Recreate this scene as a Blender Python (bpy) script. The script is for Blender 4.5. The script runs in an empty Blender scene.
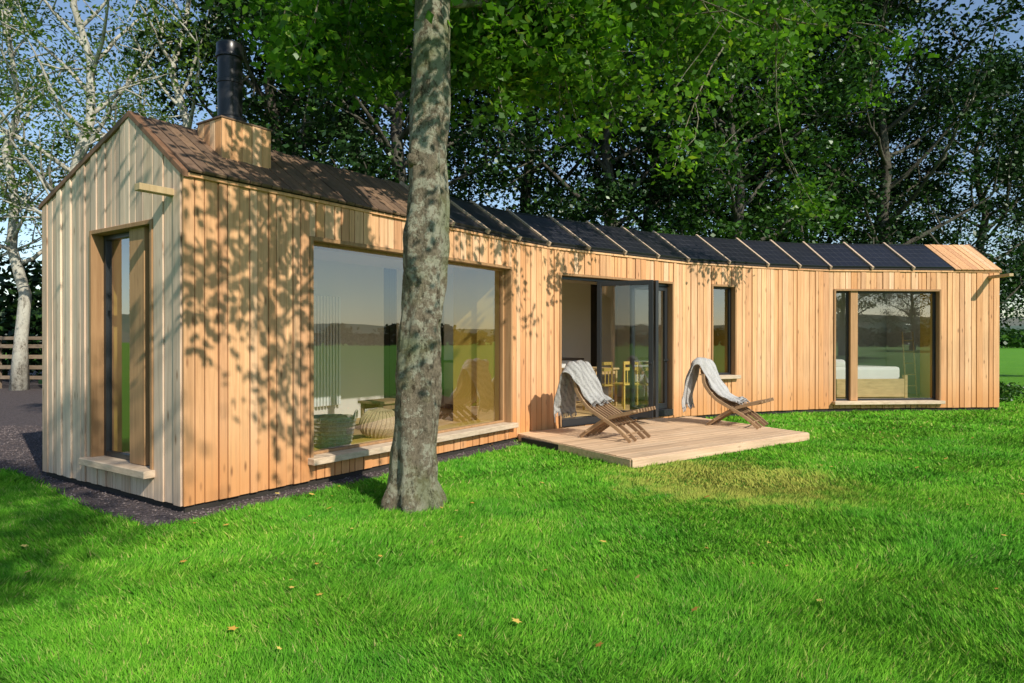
import bpy, bmesh, math, random
import numpy as np
from mathutils import Vector, noise as mnoise

random.seed(7)
scene = bpy.context.scene
scene.view_settings.view_transform = 'Standard'
scene.view_settings.look = 'None'
scene.view_settings.exposure = 0
COL = scene.collection
CAMH = 1.535

# ------------------------------------------------------------------ helpers
def link(o, parent=None):
    COL.objects.link(o)
    if parent is not None:
        o.parent = parent
    return o

def empty(name, loc=(0, 0, 0), rotz=0, parent=None):
    o = bpy.data.objects.new(name, None)
    o.empty_display_size = 0.3
    o.location = loc
    o.rotation_euler = (0, 0, rotz)
    return link(o, parent)

class MB:
    def __init__(self):
        self.v = []; self.f = []; self.m = []; self.s = []
    def quadbox(self, c, m=0):
        b = len(self.v)
        self.v += [tuple(p) for p in c]
        for q in ((0, 3, 2, 1), (4, 5, 6, 7), (0, 1, 5, 4), (1, 2, 6, 5), (2, 3, 7, 6), (3, 0, 4, 7)):
            self.f.append([b + i for i in q]); self.m.append(m); self.s.append(False)
    def poly(self, pts, m=0):
        b = len(self.v)
        self.v += [tuple(p) for p in pts]
        self.f.append(list(range(b, b + len(pts)))); self.m.append(m); self.s.append(False)
    def tube(self, pts, radii, k=8, m=0, cap=True, smooth=True, wob=0.0):
        b = len(self.v)
        n = len(pts)
        pts = [Vector(p) for p in pts]
        ref = None
        for i in range(n):
            t = (pts[min(i + 1, n - 1)] - pts[max(i - 1, 0)])
            if t.length < 1e-6: t = Vector((0, 0, 1))
            t.normalize()
            if ref is None:
                ref = Vector((1, 0, 0)) if abs(t.x) < 0.8 else Vector((0, 1, 0))
            a = (ref - t * ref.dot(t)).normalized()
            ref = a
            c = t.cross(a)
            for j in range(k):
                an = 2 * math.pi * j / k
                r = radii[i]
                if wob:
                    r *= 1 + wob * mnoise.noise(Vector((math.cos(an) * 1.7, math.sin(an) * 1.7, pts[i].z * 1.3 + pts[i].x)))
                    r *= 1 + wob * .45 * mnoise.noise(Vector((math.cos(an) * 4, math.sin(an) * 4, pts[i].z * 4.5)))
                self.v.append(tuple(pts[i] + a * (math.cos(an) * r) + c * (math.sin(an) * r)))
        for i in range(n - 1):
            for j in range(k):
                j2 = (j + 1) % k
                self.f.append([b + i * k + j, b + i * k + j2, b + (i + 1) * k + j2, b + (i + 1) * k + j])
                self.m.append(m); self.s.append(smooth)
        if cap:
            self.f.append([b + j for j in range(k)][::-1]); self.m.append(m); self.s.append(False)
            self.f.append([b + (n - 1) * k + j for j in range(k)]); self.m.append(m); self.s.append(False)
    def obj(self, name, mats, parent=None, bevel=0, recalc=True, segs=1):
        me = bpy.data.meshes.new(name)
        me.from_pydata(self.v, [], self.f)
        for mt in mats: me.materials.append(mt)
        me.polygons.foreach_set('material_index', self.m)
        me.polygons.foreach_set('use_smooth', self.s)
        me.update()
        if recalc:
            bm = bmesh.new(); bm.from_mesh(me)
            bmesh.ops.recalc_face_normals(bm, faces=bm.faces)
            bm.to_mesh(me); bm.free()
        o = bpy.data.objects.new(name, me)
        if bevel:
            md = o.modifiers.new('bevel', 'BEVEL'); md.width = bevel; md.segments = segs
            md.limit_method = 'ANGLE'
        return link(o, parent)

def np_mesh(name, verts, nper, mat, parent=None):
    n = len(verts)
    me = bpy.data.meshes.new(name)
    me.vertices.add(n)
    me.vertices.foreach_set('co', verts.astype(np.float32).ravel())
    me.loops.add(n)
    me.loops.foreach_set('vertex_index', np.arange(n, dtype=np.int32))
    me.polygons.add(n // nper)
    me.polygons.foreach_set('loop_start', np.arange(0, n, nper, dtype=np.int32))
    me.materials.append(mat)
    me.update(calc_edges=True)
    o = bpy.data.objects.new(name, me)
    return link(o, parent)

# ------------------------------------------------------------------ materials
def newmat(name):
    m = bpy.data.materials.new(name); m.use_nodes = True
    nt = m.node_tree
    for n in list(nt.nodes): nt.nodes.remove(n)
    out = nt.nodes.new('ShaderNodeOutputMaterial')
    return m, nt, out

def L(nt, a, b): nt.links.new(a, b)

def ramp(nt, fac, stops):
    r = nt.nodes.new('ShaderNodeValToRGB')
    e = r.color_ramp.elements
    e[0].position = stops[0][0]; e[0].color = (*stops[0][1], 1)
    e[1].position = stops[-1][0]; e[1].color = (*stops[-1][1], 1)
    for p, c in stops[1:-1]:
        x = e.new(p); x.color = (*c, 1)
    L(nt, fac, r.inputs['Fac'])
    return r.outputs['Color']

def mixc(nt, fac, a, b, blend='MIX'):
    m = nt.nodes.new('ShaderNodeMix'); m.data_type = 'RGBA'; m.blend_type = blend
    m.clamp_factor = True
    if isinstance(fac, (int, float)): m.inputs[0].default_value = fac
    else: L(nt, fac, m.inputs[0])
    for s, v in ((m.inputs[6], a), (m.inputs[7], b)):
        if isinstance(v, tuple): s.default_value = (*v, 1)
        else: L(nt, v, s)
    return m.outputs[2]

def math_(nt, op, a, b=None, c=None):
    m = nt.nodes.new('ShaderNodeMath'); m.operation = op
    for i, v in enumerate((a, b, c)):
        if v is None: continue
        if isinstance(v, (int, float)): m.inputs[i].default_value = v
        else: L(nt, v, m.inputs[i])
    return m.outputs[0]

def noise(nt, vec, scale, detail=3, rough=0.55):
    n = nt.nodes.new('ShaderNodeTexNoise')
    n.inputs['Scale'].default_value = scale; n.inputs['Detail'].default_value = detail
    n.inputs['Roughness'].default_value = rough
    if vec is not None: L(nt, vec, n.inputs['Vector'])
    return n.outputs['Fac']

def simple(name, col, rough=0.6, metal=0, nscale=0, namt=0.2, bump=0):
    m, nt, out = newmat(name)
    p = nt.nodes.new('ShaderNodeBsdfPrincipled')
    p.inputs['Roughness'].default_value = rough; p.inputs['Metallic'].default_value = metal
    if nscale:
        tc = nt.nodes.new('ShaderNodeTexCoord')
        f = noise(nt, tc.outputs['Object'], nscale, 5)
        c = mixc(nt, f, tuple(x * (1 - namt) for x in col), tuple(min(1, x * (1 + namt)) for x in col))
        L(nt, c, p.inputs['Base Color'])
        if bump:
            b = nt.nodes.new('ShaderNodeBump'); b.inputs['Strength'].default_value = bump
            b.inputs['Distance'].default_value = 0.01
            L(nt, f, b.inputs['Height']); L(nt, b.outputs[0], p.inputs['Normal'])
    else:
        p.inputs['Base Color'].default_value = (*col, 1)
    L(nt, p.outputs[0], out.inputs[0])
    return m

def wood(name, cols, rot=(0, 0, 0), gscale=(28, 28, 1.3), knots=1.0, rough=0.7, stain=0.25, grain=0.35, foot=False):
    m, nt, out = newmat(name)
    tc = nt.nodes.new('ShaderNodeTexCoord')
    geo = nt.nodes.new('ShaderNodeNewGeometry')
    mp0 = nt.nodes.new('ShaderNodeMapping'); mp0.vector_type = 'POINT'
    mp0.inputs['Rotation'].default_value = rot
    L(nt, tc.outputs['Object'], mp0.inputs['Vector'])
    rnd = geo.outputs['Random Per Island']
    off = math_(nt, 'MULTIPLY', rnd, 37.0)
    va = nt.nodes.new('ShaderNodeVectorMath'); va.operation = 'ADD'
    L(nt, mp0.outputs[0], va.inputs[0]); L(nt, off, va.inputs[1])
    mp = nt.nodes.new('ShaderNodeMapping'); mp.inputs['Scale'].default_value = gscale
    L(nt, va.outputs[0], mp.inputs['Vector'])
    g = noise(nt, mp.outputs[0], 1.0, 6, 0.65)
    base = ramp(nt, rnd, [(i / (len(cols) - 1), c) for i, c in enumerate(cols)])
    gf = math_(nt, 'MULTIPLY_ADD', g, 2.4, -0.5)
    dark = mixc(nt, 1.0, base, (1 - grain, 1 - grain * 1.15, 1 - grain * 1.3), 'MULTIPLY')
    c = mixc(nt, gf, dark, base)
    st = noise(nt, tc.outputs['Object'], 0.9, 4, 0.6)
    stf = math_(nt, 'MULTIPLY_ADD', st, 2.4, -0.6)
    stc = mixc(nt, stf, (1 - stain, 1 - stain * .9, 1 - stain * .75), (1, 1, 1))
    c = mixc(nt, 1.0, c, stc, 'MULTIPLY')
    if foot:
        sx = nt.nodes.new('ShaderNodeSeparateXYZ'); L(nt, tc.outputs['Object'], sx.inputs[0])
        zf = math_(nt, 'ADD', math_(nt, 'MULTIPLY', math_(nt, 'SUBTRACT', .85, sx.outputs['Z']), 1.1), math_(nt, 'MULTIPLY_ADD', g, 1.2, -.7))
        zf = math_(nt, 'MINIMUM', math_(nt, 'MAXIMUM', zf, 0), .6)
        c = mixc(nt, zf, c, (.58, .24, .07))
    if knots:
        mk = nt.nodes.new('ShaderNodeMapping')
        mk.inputs['Scale'].default_value = tuple(9.0 if s > 10 else 2.6 for s in gscale)
        L(nt, va.outputs[0], mk.inputs['Vector'])
        vo = nt.nodes.new('ShaderNodeTexVoronoi'); vo.inputs['Scale'].default_value = 1.0
        L(nt, mk.outputs[0], vo.inputs['Vector'])
        kd = ramp(nt, vo.outputs['Distance'], [(0.05, (0.0, 0.0, 0.0)), (0.17, (1, 1, 1))])
        c = mixc(nt, math_(nt, 'MULTIPLY', math_(nt, 'SUBTRACT', 1.0, kd), 0.8 * knots), c, (0.20, 0.09, 0.04))
    p = nt.nodes.new('ShaderNodeBsdfPrincipled')
    p.inputs['Roughness'].default_value = rough
    p.inputs['Specular IOR Level'].default_value = 0.25
    L(nt, c, p.inputs['Base Color'])
    b = nt.nodes.new('ShaderNodeBump'); b.inputs['Strength'].default_value = 0.35
    b.inputs['Distance'].default_value = 0.004
    L(nt, g, b.inputs['Height']); L(nt, b.outputs[0], p.inputs['Normal'])
    L(nt, p.outputs[0], out.inputs[0])
    return m

def foliage(name, stops, trans=0.35, gloss=0.12, pscale=0.5):
    m, nt, out = newmat(name)
    geo = nt.nodes.new('ShaderNodeNewGeometry')
    tc = nt.nodes.new('ShaderNodeTexCoord')
    c = ramp(nt, geo.outputs['Random Per Island'], stops)
    nz = noise(nt, tc.outputs['Object'], pscale, 3)
    c2 = mixc(nt, 1.0, c, mixc(nt, math_(nt, 'MULTIPLY_ADD', nz, 3.0, -1.0), (0.5, 0.55, 0.5), (1.3, 1.22, 1.0)), 'MULTIPLY')
    d = nt.nodes.new('ShaderNodeBsdfDiffuse'); L(nt, c2, d.inputs['Color'])
    last = d.outputs[0]
    if trans:
        t = nt.nodes.new('ShaderNodeBsdfTranslucent')
        tcx = mixc(nt, 1.0, c2, (1.6, 1.7, 0.7), 'MULTIPLY'); L(nt, tcx, t.inputs['Color'])
        ms = nt.nodes.new('ShaderNodeMixShader'); ms.inputs[0].default_value = trans
        L(nt, last, ms.inputs[1]); L(nt, t.outputs[0], ms.inputs[2]); last = ms.outputs[0]
    g = nt.nodes.new('ShaderNodeBsdfGlossy'); g.inputs['Roughness'].default_value = 0.4
    g.inputs['Color'].default_value = (0.6, 0.65, 0.6, 1)
    m2 = nt.nodes.new('ShaderNodeMixShader'); m2.inputs[0].default_value = gloss * 0.5
    L(nt, last, m2.inputs[1]); L(nt, g.outputs[0], m2.inputs[2])
    L(nt, m2.outputs[0], out.inputs[0])
    return m

def bark(name, c1, c2, c3, scale=9, green=0.0):
    m, nt, out = newmat(name)
    tc = nt.nodes.new('ShaderNodeTexCoord')
    mp = nt.nodes.new('ShaderNodeMapping'); mp.inputs['Scale'].default_value = (1, 1, 0.55)
    L(nt, tc.outputs['Object'], mp.inputs['Vector'])
    a = noise(nt, mp.outputs[0], scale * 4.5, 8, 0.75)
    b_ = noise(nt, tc.outputs['Object'], scale * 1.1, 8, 0.72)
    d_ = noise(nt, tc.outputs['Object'], scale * .25, 4, 0.6)
    e_ = noise(nt, mp.outputs[0], scale * 1.8, 8, 0.8)
    c = ramp(nt, a, [(0.30, c1), (0.50, c2), (0.62, tuple(x * 1.25 for x in c2))])
    lf = ramp(nt, math_(nt, 'ADD', math_(nt, 'MULTIPLY', b_, .7), math_(nt, 'MULTIPLY', d_, .3)), [(0.48, (0, 0, 0)), (0.525, (1, 1, 1))])
    c = mixc(nt, math_(nt, 'MULTIPLY', lf, 0.85), c, c3)
    if green:
        gn_ = noise(nt, tc.outputs['Object'], 2.2, 5, .6)
        gf_ = ramp(nt, gn_, [(.45, (0, 0, 0)), (.62, (1, 1, 1))])
        c = mixc(nt, math_(nt, 'MULTIPLY', gf_, green), c, (.15, .19, .06))
    dk = ramp(nt, e_, [(0.38, (.22, .19, .16)), (0.47, (1, 1, 1))])
    c = mixc(nt, 0.9, c, dk, 'MULTIPLY')
    p = nt.nodes.new('ShaderNodeBsdfPrincipled'); p.inputs['Roughness'].default_value = 0.9
    p.inputs['Specular IOR Level'].default_value = 0.15
    L(nt, c, p.inputs['Base Color'])
    b = nt.nodes.new('ShaderNodeBump'); b.inputs['Strength'].default_value = 1.0; b.inputs['Distance'].default_value = 0.03
    h = math_(nt, 'ADD', a, math_(nt, 'MULTIPLY', e_, 1.6))
    L(nt, h, b.inputs['Height']); L(nt, b.outputs[0], p.inputs['Normal'])
    L(nt, p.outputs[0], out.inputs[0])
    return m

def glassmat(name, F0=0.20, tint=(0.88, 0.90, 0.90)):
    m, nt, out = newmat(name)
    geo = nt.nodes.new('ShaderNodeNewGeometry')
    dt = nt.nodes.new('ShaderNodeVectorMath'); dt.operation = 'DOT_PRODUCT'
    L(nt, geo.outputs['Normal'], dt.inputs[0]); L(nt, geo.outputs['Incoming'], dt.inputs[1])
    c = math_(nt, 'ABSOLUTE', dt.outputs['Value'])
    p5 = math_(nt, 'POWER', math_(nt, 'SUBTRACT', 1.0, c), 3.0)
    f = math_(nt, 'MULTIPLY_ADD', p5, 1 - F0, F0)
    tr = nt.nodes.new('ShaderNodeBsdfTransparent'); tr.inputs['Color'].default_value = (*tint, 1)
    g = nt.nodes.new('ShaderNodeBsdfGlossy'); g.inputs['Roughness'].default_value = 0.0
    g.inputs['Color'].default_value = (0.95, 0.97, 1, 1)
    ms = nt.nodes.new('ShaderNodeMixShader')
    L(nt, f, ms.inputs[0]); L(nt, tr.outputs[0], ms.inputs[1]); L(nt, g.outputs[0], ms.inputs[2])
    L(nt, ms.outputs[0], out.inputs[0])
    return m

M_clad = wood('larch_cladding', [(.88, .50, .25), (.74, .37, .165), (.92, .58, .33), (.66, .34, .17), (.90, .54, .28), (.80, .40, .17), (.93, .62, .38), (.72, .40, .20), (.86, .46, .22)], stain=0.15, foot=True, grain=.38)
M_cladg = wood('weathered_larch', [(.86, .63, .44), (.72, .50, .35), (.90, .70, .52), (.68, .49, .36), (.86, .65, .47)], stain=0.22, grain=.38)
M_roofw = wood('roof_boards', [(.20, .125, .08), (.27, .17, .105), (.16, .105, .07), (.24, .15, .10)], gscale=(20, 20, 2), knots=0.3)
M_casing = wood('window_casing_wood', [(.46, .26, .12), (.54, .31, .15), (.40, .23, .11)], knots=0.3, stain=0.15)
M_sill = wood('weathered_sill', [(.66, .52, .37), (.72, .56, .40)], gscale=(8, 8, 30), knots=0.2)
deck_ang = math.atan2(2.24, 3.05)
M_deck = wood('deck_boards', [(.78, .53, .33), (.86, .60, .38), (.68, .46, .29), (.88, .63, .41)], rot=(0, 0, -deck_ang), gscale=(1.3, 28, 28), knots=0.6, stain=.25)
M_chair = wood('chair_stick_wood', [(.42, .26, .14), (.34, .21, .12), (.48, .31, .17)], gscale=(6, 30, 6), knots=0.0)
M_yel = simple('yellow_ply', (.66, .45, .10), 0.5, nscale=3, namt=.15)
M_oak = wood('light_oak', [(.66, .44, .20), (.72, .50, .25)], gscale=(4, 20, 20), knots=.2)
M_white = simple('warm_white_paint', (.74, .69, .62), 0.7, nscale=2, namt=.05)
M_dark = simple('dark_membrane', (.03, .025, .02), 0.9)
M_frame = simple('anthracite_frame', (.022, .024, .027), 0.35)
M_black = simple('black_flue_steel', (.018, .018, .02), 0.3, metal=0.3, nscale=6, namt=.3)
M_glass = glassmat('window_glass')
M_dglass = glassmat('door_glass', .12)
M_cell = simple('solar_cells', (.015, .015, .02), 0.3, nscale=2, namt=.4)
M_line = simple('cell_busbar', (.10, .10, .11), 0.4, metal=0.2)
M_floor = wood('interior_floor', [(.66, .45, .20), (.72, .49, .22)], gscale=(1.3, 20, 20), knots=0.2)
M_cab = simple('cabinet_white', (.78, .78, .76), 0.4)
M_worktop = simple('worktop', (.10, .08, .07), 0.4)
M_wicker = simple('wicker', (.46, .40, .31), 0.8, nscale=60, namt=.6, bump=1)
M_jute = simple('jute_pouf_knit', (.54, .41, .23), 0.9, nscale=50, namt=.4, bump=1)
M_linen = simple('linen', (.80, .78, .75), 0.9, nscale=5, namt=.08)
M_gfab = simple('grey_fabric', (.30, .30, .31), 0.9, nscale=20, namt=.2)
M_fence = wood('fence_wood', [(.36, .27, .18), (.28, .21, .15), (.40, .30, .20)], gscale=(4, 20, 20), knots=0.3)

# ------------------------------------------------------------------ world & sun
sun_h = Vector((0.62, -0.785, 0)).normalized()
EL = math.radians(35)
sun_dir = Vector((sun_h.x * math.cos(EL), sun_h.y * math.cos(EL), math.sin(EL)))
w = bpy.data.worlds.new('World'); scene.world = w; w.use_nodes = True
nt = w.node_tree
bg = nt.nodes.get('Background') or nt.nodes.new('ShaderNodeBackground')
sky = nt.nodes.new('ShaderNodeTexSky'); sky.sky_type = 'NISHITA'; sky.sun_disc = False
sky.sun_elevation = EL; sky.sun_rotation = math.atan2(sun_h.x, sun_h.y)
sky.air_density = 1.0; sky.dust_density = 0.3; sky.ozone_density = 1.6
nt.links.new(sky.outputs[0], bg.inputs['Color']); bg.inputs['Strength'].default_value = 0.15
sl = bpy.data.lights.new('sun', 'SUN'); sl.energy = 5.0; sl.angle = math.radians(0.5); sl.color = (1, .93, .80)
so = bpy.data.objects.new('sun', sl); link(so)
so.rotation_euler = sun_dir.to_track_quat('Z', 'Y').to_euler()

cam = bpy.data.cameras.new('camera'); cam.lens = 24; cam.sensor_width = 36; cam.clip_end = 3000; cam.clip_start = 0.05
co = bpy.data.objects.new('camera', cam); link(co)
co.location = (0, 0, CAMH); co.rotation_euler = (math.radians(90 - 0.21), 0, 0)
scene.camera = co

# ------------------------------------------------------------------ plan
pxd = [(185, 6.0), (515, 10.2), (545, 10.8), (685, 13.0), (765, 13.9), (828, 14.4), (998, 14.7)]
P = [Vector(((px - 512) * d / 682.7, d)) for px, d in pxd]
W = 2.84; RO = 0.89; HE = 3.0; HR = 3.65
def offs(dist):
    r = []
    n = len(P)
    for i in range(n):
        ds = []
        if i > 0: ds.append((P[i] - P[i - 1]).normalized())
        if i < n - 1: ds.append((P[i + 1] - P[i]).normalized())
        ns = [Vector((-d.y, d.x)) for d in ds]
        m = sum(ns, Vector((0, 0))).normalized()
        r.append(P[i] + m * (dist / m.dot(ns[0])))
    return r
Bk = offs(W); Rg = offs(RO); Ev = offs(-0.06)

class Fr:
    def __init__(s, A, B, side=1):
        s.o = A.copy(); d = B - A; s.len = d.length; s.u = d.normalized()
        s.n = Vector((s.u.y, -s.u.x)) * side
    def p(s, a, o, z):
        q = s.o + s.u * a + s.n * o
        return Vector((q.x, q.y, z))
FR = [Fr(P[i], P[i + 1]) for i in range(6)]
GB = Fr(P[0], Bk[0], -1)
GR = Fr(P[6], Bk[6], 1)
def fbox(mb, F, s0, s1, o0, o1, z0, z1, m=0, z1b=None):
    if z1b is None: z1b = z1
    mb.quadbox([F.p(s0, o0, z0), F.p(s1, o0, z0), F.p(s1, o1, z0), F.p(s0, o1, z0),
                F.p(s0, o0, z1), F.p(s1, o0, z1b), F.p(s1, o1, z1b), F.p(s0, o1, z1)], m)

def gtop(s):
    return HE + (HR - HE) * (s / RO) if s < RO else HR - (HR - HE) * ((s - RO) / (W - RO))

def wall(mb, F, a, b, z0, top, ops, o0, o1, bw=None, m=0, extra=(), jitter=0.0):
    hard = sorted(set([a, b] + [x for op in ops for x in op[:2]] + list(extra)))
    gap = 0.009 if bw else 0
    for h0, h1 in zip(hard[:-1], hard[1:]):
        Ls = h1 - h0
        if Ls < 1e-4: continue
        if bw:
            ws = []; t = 0
            while t < Ls:
                x = random.uniform(*bw); ws.append(x); t += x
            if len(ws) > 1 and random.random() < .5: ws.pop()
            k = Ls / sum(ws); ws = [x * k for x in ws]
        else: ws = [Ls]
        s = h0
        for x in ws:
            s0, s1 = s + gap / 2, s + x - gap / 2; s += x
            mid = (s0 + s1) / 2
            zt0, zt1 = (top(s0), top(s1)) if callable(top) else (top, top)
            jo = random.choice((0, .012)) * (jitter > 0) + random.uniform(0, jitter) * .4
            inside = [op for op in ops if op[0] <= mid <= op[1]]
            if not inside:
                fbox(mb, F, s0, s1, o0, o1 + jo, z0 - (random.uniform(0, .006) if bw else 0), zt0, m, zt1)
            else:
                op = inside[0]
                if op[2] > z0 + .01: fbox(mb, F, s0, s1, o0, o1 + jo, z0, op[2], m)
                fbox(mb, F, s0, s1, o0, o1 + jo, op[3], zt0, m, zt1)

house = empty('curved_timber_cabin')
OPS = {0: [(1.32, 4.98, .28, 2.60)], 2: [(.277, 3.15, .12, 2.60)], 3: [(.62, 1.26, .80, 2.60)], 5: [(.11, 2.49, .20, 2.59)]}
GOPS = [(.466, 1.684, .315, 2.63)]
clad = MB(); back = MB(); lin = MB()
Z0 = 0.07
for i, F in enumerate(FR):
    ops = OPS.get(i, [])
    wall(clad, F, -0.03 if i == 0 else 0, F.len, Z0, HE, ops, 0.0, .024, (.075, .15), 0, jitter=.012)
    wall(back, F, 0, F.len, 0.0, HE - .01, ops, -.14, -.004)
    wall(lin, F, .16 if i == 0 else 0, F.len, .24, 2.8, ops, -.165, -.145)
cladg = MB()
wall(cladg, GB, 0.004, W, Z0, gtop, GOPS, 0.0, .024, (.075, .15), 0, extra=(RO,), jitter=.012)
wall(back, GB, .15, W, 0.0, lambda s: gtop(s) - .02, GOPS, -.14, -.004, extra=(RO,))
wall(lin, GB, .17, W - .17, .24, 2.8, GOPS, -.165, -.145)
wall(clad, GR, 0.004, W, Z0, gtop, [], 0.0, .026, (.085, .15), 0, extra=(RO,), jitter=.012)
wall(back, GR, .15, W, 0.0, lambda s: gtop(s) - .02, [], -.14, -.004, extra=(RO,))
for i in range(6):
    FB = Fr(Bk[i], Bk[i + 1], -1)
    wall(clad, FB, 0, FB.len, Z0, HE - .02, [], 0.0, .026, (.11, .16), 0, jitter=.01)
    wall(back, FB, .01, FB.len - .01, 0.0, HE - .03, [], -.14, -.004)
    wall(lin, FB, .16, FB.len - .16, .24, 2.8, [], -.165, -.145)
clad.obj('front_cladding', [M_clad], house, bevel=.003)
cladg.obj('gable_cladding', [M_cladg], house, bevel=.003)
back.obj('wall_structure', [M_dark], house)
lin.obj('interior_lining', [M_white], house)
fl = MB(); ce = MB()
Fi = offs(.15); Bi = offs(W - .15)
for i in range(6):
    fl.quadbox([(*Fi[i], .12), (*Fi[i + 1], .12), (*Bi[i + 1], .12), (*Bi[i], .12), (*Fi[i], .24), (*Fi[i + 1], .24), (*Bi[i + 1], .24), (*Bi[i], .24)])
    ce.quadbox([(*Fi[i], 2.75), (*Fi[i + 1], 2.75), (*Bi[i + 1], 2.75), (*Bi[i], 2.75), (*Fi[i], 2.79), (*Fi[i + 1], 2.79), (*Bi[i + 1], 2.79), (*Bi[i], 2.79)])
fl.obj('interior_floor', [M_floor], house)
ce.obj('interior_ceiling', [M_white], house)
pt = MB()
fbox(pt, FR[3], .25, .33, -2.6, -.17, .24, 2.75)
fbox(pt, FR[5], 3.0, 3.08, -2.6, -.17, .24, 2.75)
pt.obj('partition_wall', [M_white], house)
pt = MB(); fbox(pt, FR[0], 5.0, 5.06, -1.1, -.17, .241, 2.749)
pt.obj('yellow_wall_return', [M_yel], house)

# roof ------------------------------------------------------------
def sp(i, a, v, h, lo=Ev, hi=Rg, z0=HE, z1=HR):
    e = lo[i].lerp(lo[i + 1], a); r = hi[i].lerp(hi[i + 1], a)
    q = e.lerp(r, v)
    d = (r - e); dl = d.length; d = d.normalized()
    sl = math.atan2(z1 - z0, dl)
    z = z0 + (z1 - z0) * v
    return Vector((q.x - d.x * math.sin(sl) * h, q.y - d.y * math.sin(sl) * h, z + math.cos(sl) * h))
def sbox(mb, i, a0, a1, v0, v1, h0, h1, m=0, **k):
    mb.quadbox([sp(i, a0, v0, h0, **k), sp(i, a1, v0, h0, **k), sp(i, a1, v1, h0, **k), sp(i, a0, v1, h0, **k),
                sp(i, a0, v0, h1, **k), sp(i, a1, v0, h1, **k), sp(i, a1, v1, h1, **k), sp(i, a0, v1, h1, **k)], m)
deckm = MB(); rb = MB(); rbl = MB(); pv = MB()
RK = dict(lo=offs(W + .06), hi=Rg)
for i in range(6):
    sbox(deckm, i, 0, 1, 0, 1, -.015, .012)
    n = int(FR[i].len / .14)
    for k in range(n):
        sbox(rb, i, k / n + .003, (k + 1) / n - .003, 0, .995, .0125, .035, **RK)
    sbox(deckm, i, 0, 1, 0, 1, -.015, .012, **RK)
deckm.obj('roof_deck', [M_dark], house)
L0 = FR[0].len
n = 30
for k in range(n):
    a0 = k / n * 3.54 / L0; a1 = (k + 1) / n * 3.54 / L0
    sbox(rb, 0, a0 + .0012, a1 - .0012, -.02, .99, .0125, .034 + random.uniform(0, .012))
rb.obj('roof_boards', [M_roofw], house, bevel=.003)
def panels(i, a0, a1, cnt):
    for k in range(cnt):
        b0 = a0 + (a1 - a0) * k / cnt; b1 = a0 + (a1 - a0) * (k + 1) / cnt
        Lm = FR[i].len
        t = .022 / Lm
        sbox(pv, i, b0 + t, b1 - t, .06, .93, .02, .045, 0)
        sbox(pv, i, b0 + t * .9, b1 - t * .9, .035, .06, .015, .055, 3)
        sbox(pv, i, b0 + t * .9, b1 - t * .9, .93, .955, .015, .055, 3)
        sbox(pv, i, b0 - t * .9, b0 + t * .9, -.02, 1.0, .013, .075, 1)
        nx = 6
        for x in range(1, nx):
            c = b0 + t + (b1 - b0 - 2 * t) * x / nx
            sbox(pv, i, c - .0022 / Lm, c + .0022 / Lm, .06, .93, .044, .0465, 2)
        for y in range(1, 5):
            v = .06 + .87 * y / 5
            sbox(pv, i, b0 + t, b1 - t, v - .0022, v + .0022, .044, .0463, 2)
panels(0, 3.56 / L0, 1, 2); panels(1, 0, 1, 1); panels(2, 0, 1, 4); panels(3, 0, 1, 2); panels(4, 0, 1, 2); panels(5, 0, 2.75 / FR[5].len, 3)
M_strip = wood('cover_strip', [(.74, .54, .38), (.62, .46, .33)], knots=0)
pv.obj('solar_panels', [M_cell, M_strip, M_line, M_frame], house)
n = 8
for k in range(n):
    a = 2.77 / FR[5].len; a0 = a + (1 - a) * k / n; a1 = a + (1 - a) * (k + 1) / n
    sbox(rbl, 5, a0 + .001, a1 - .001, -.02, .99, .0125, .036 + random.uniform(0, .01))
for i in range(6):
    fbox(rbl, FR[i], 0.002, FR[i].len - .002, .042, .056, HE - .04, HE - .008)
rbl.obj('end_roof_boards', [M_clad], house, bevel=.003)
bg_ = MB()
for s0, s1 in ((0, RO), (RO, W)):
    for F in (GB, GR):
        z0, z1 = gtop(s0), gtop(s1)
        a, b = (s0 - .05 if s0 == 0 else s0), (s1 + .05 if s1 == W else s1)
        za = z0 - (.04 if s0 == 0 else 0); zb = z1 - (.02 if s1 == W else 0)
        bg_.quadbox([F.p(a, -.05, za - .01), F.p(b, -.05, zb - .01), F.p(b, .05, zb - .01), F.p(a, .05, za - .01),
                     F.p(a, -.05, za + .05), F.p(b, -.05, zb + .05), F.p(b, .05, zb + .05), F.p(a, .05, za + .05)])
bg_.obj('barge_boards', [wood('barge', [(.22, .11, .06), (.26, .14, .08)], knots=0)], house, bevel=.004)
cb = MB()
c0, c1, q0, q1, zt = .54, 1.10, -.30, -.72, 3.68
nb = 5
for k in range(nb):
    x0 = c0 + (c1 - c0) * k / nb; x1 = c0 + (c1 - c0) * (k + 1) / nb
    fbox(cb, FR[0], x0 + .003, x1 - .003, q0 - .02, q0 + random.uniform(0, .006), 3.1, zt)
    fbox(cb, FR[0], x0 + .003, x1 - .003, q1, q1 + .02, 3.1, zt)
for k in range(4):
    y0 = q1 + .02 + (q0 - q1 - .04) * k / 4; y1 = q1 + .02 + (q0 - q1 - .04) * (k + 1) / 4
    fbox(cb, FR[0], c0 + .003, c0 + .023, y0 + .003, y1 - .003, 3.1, zt)
    fbox(cb, FR[0], c1 - .023, c1 - .003, y0 + .003, y1 - .003, 3.1, zt)
cb.obj('chimney_cladding', [M_clad], house, bevel=.003)
cb = MB(); fbox(cb, FR[0], c0 - .01, c1 + .01, q1 - .01, q0 + .01, zt + .001, zt + .02)
cb.obj('chimney_cap', [M_roofw], house, bevel=.004)
fb = MB(); f0 = FR[0].p(.76, -.5, 0)
def ring(z): return (f0.x, f0.y, z)
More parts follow.
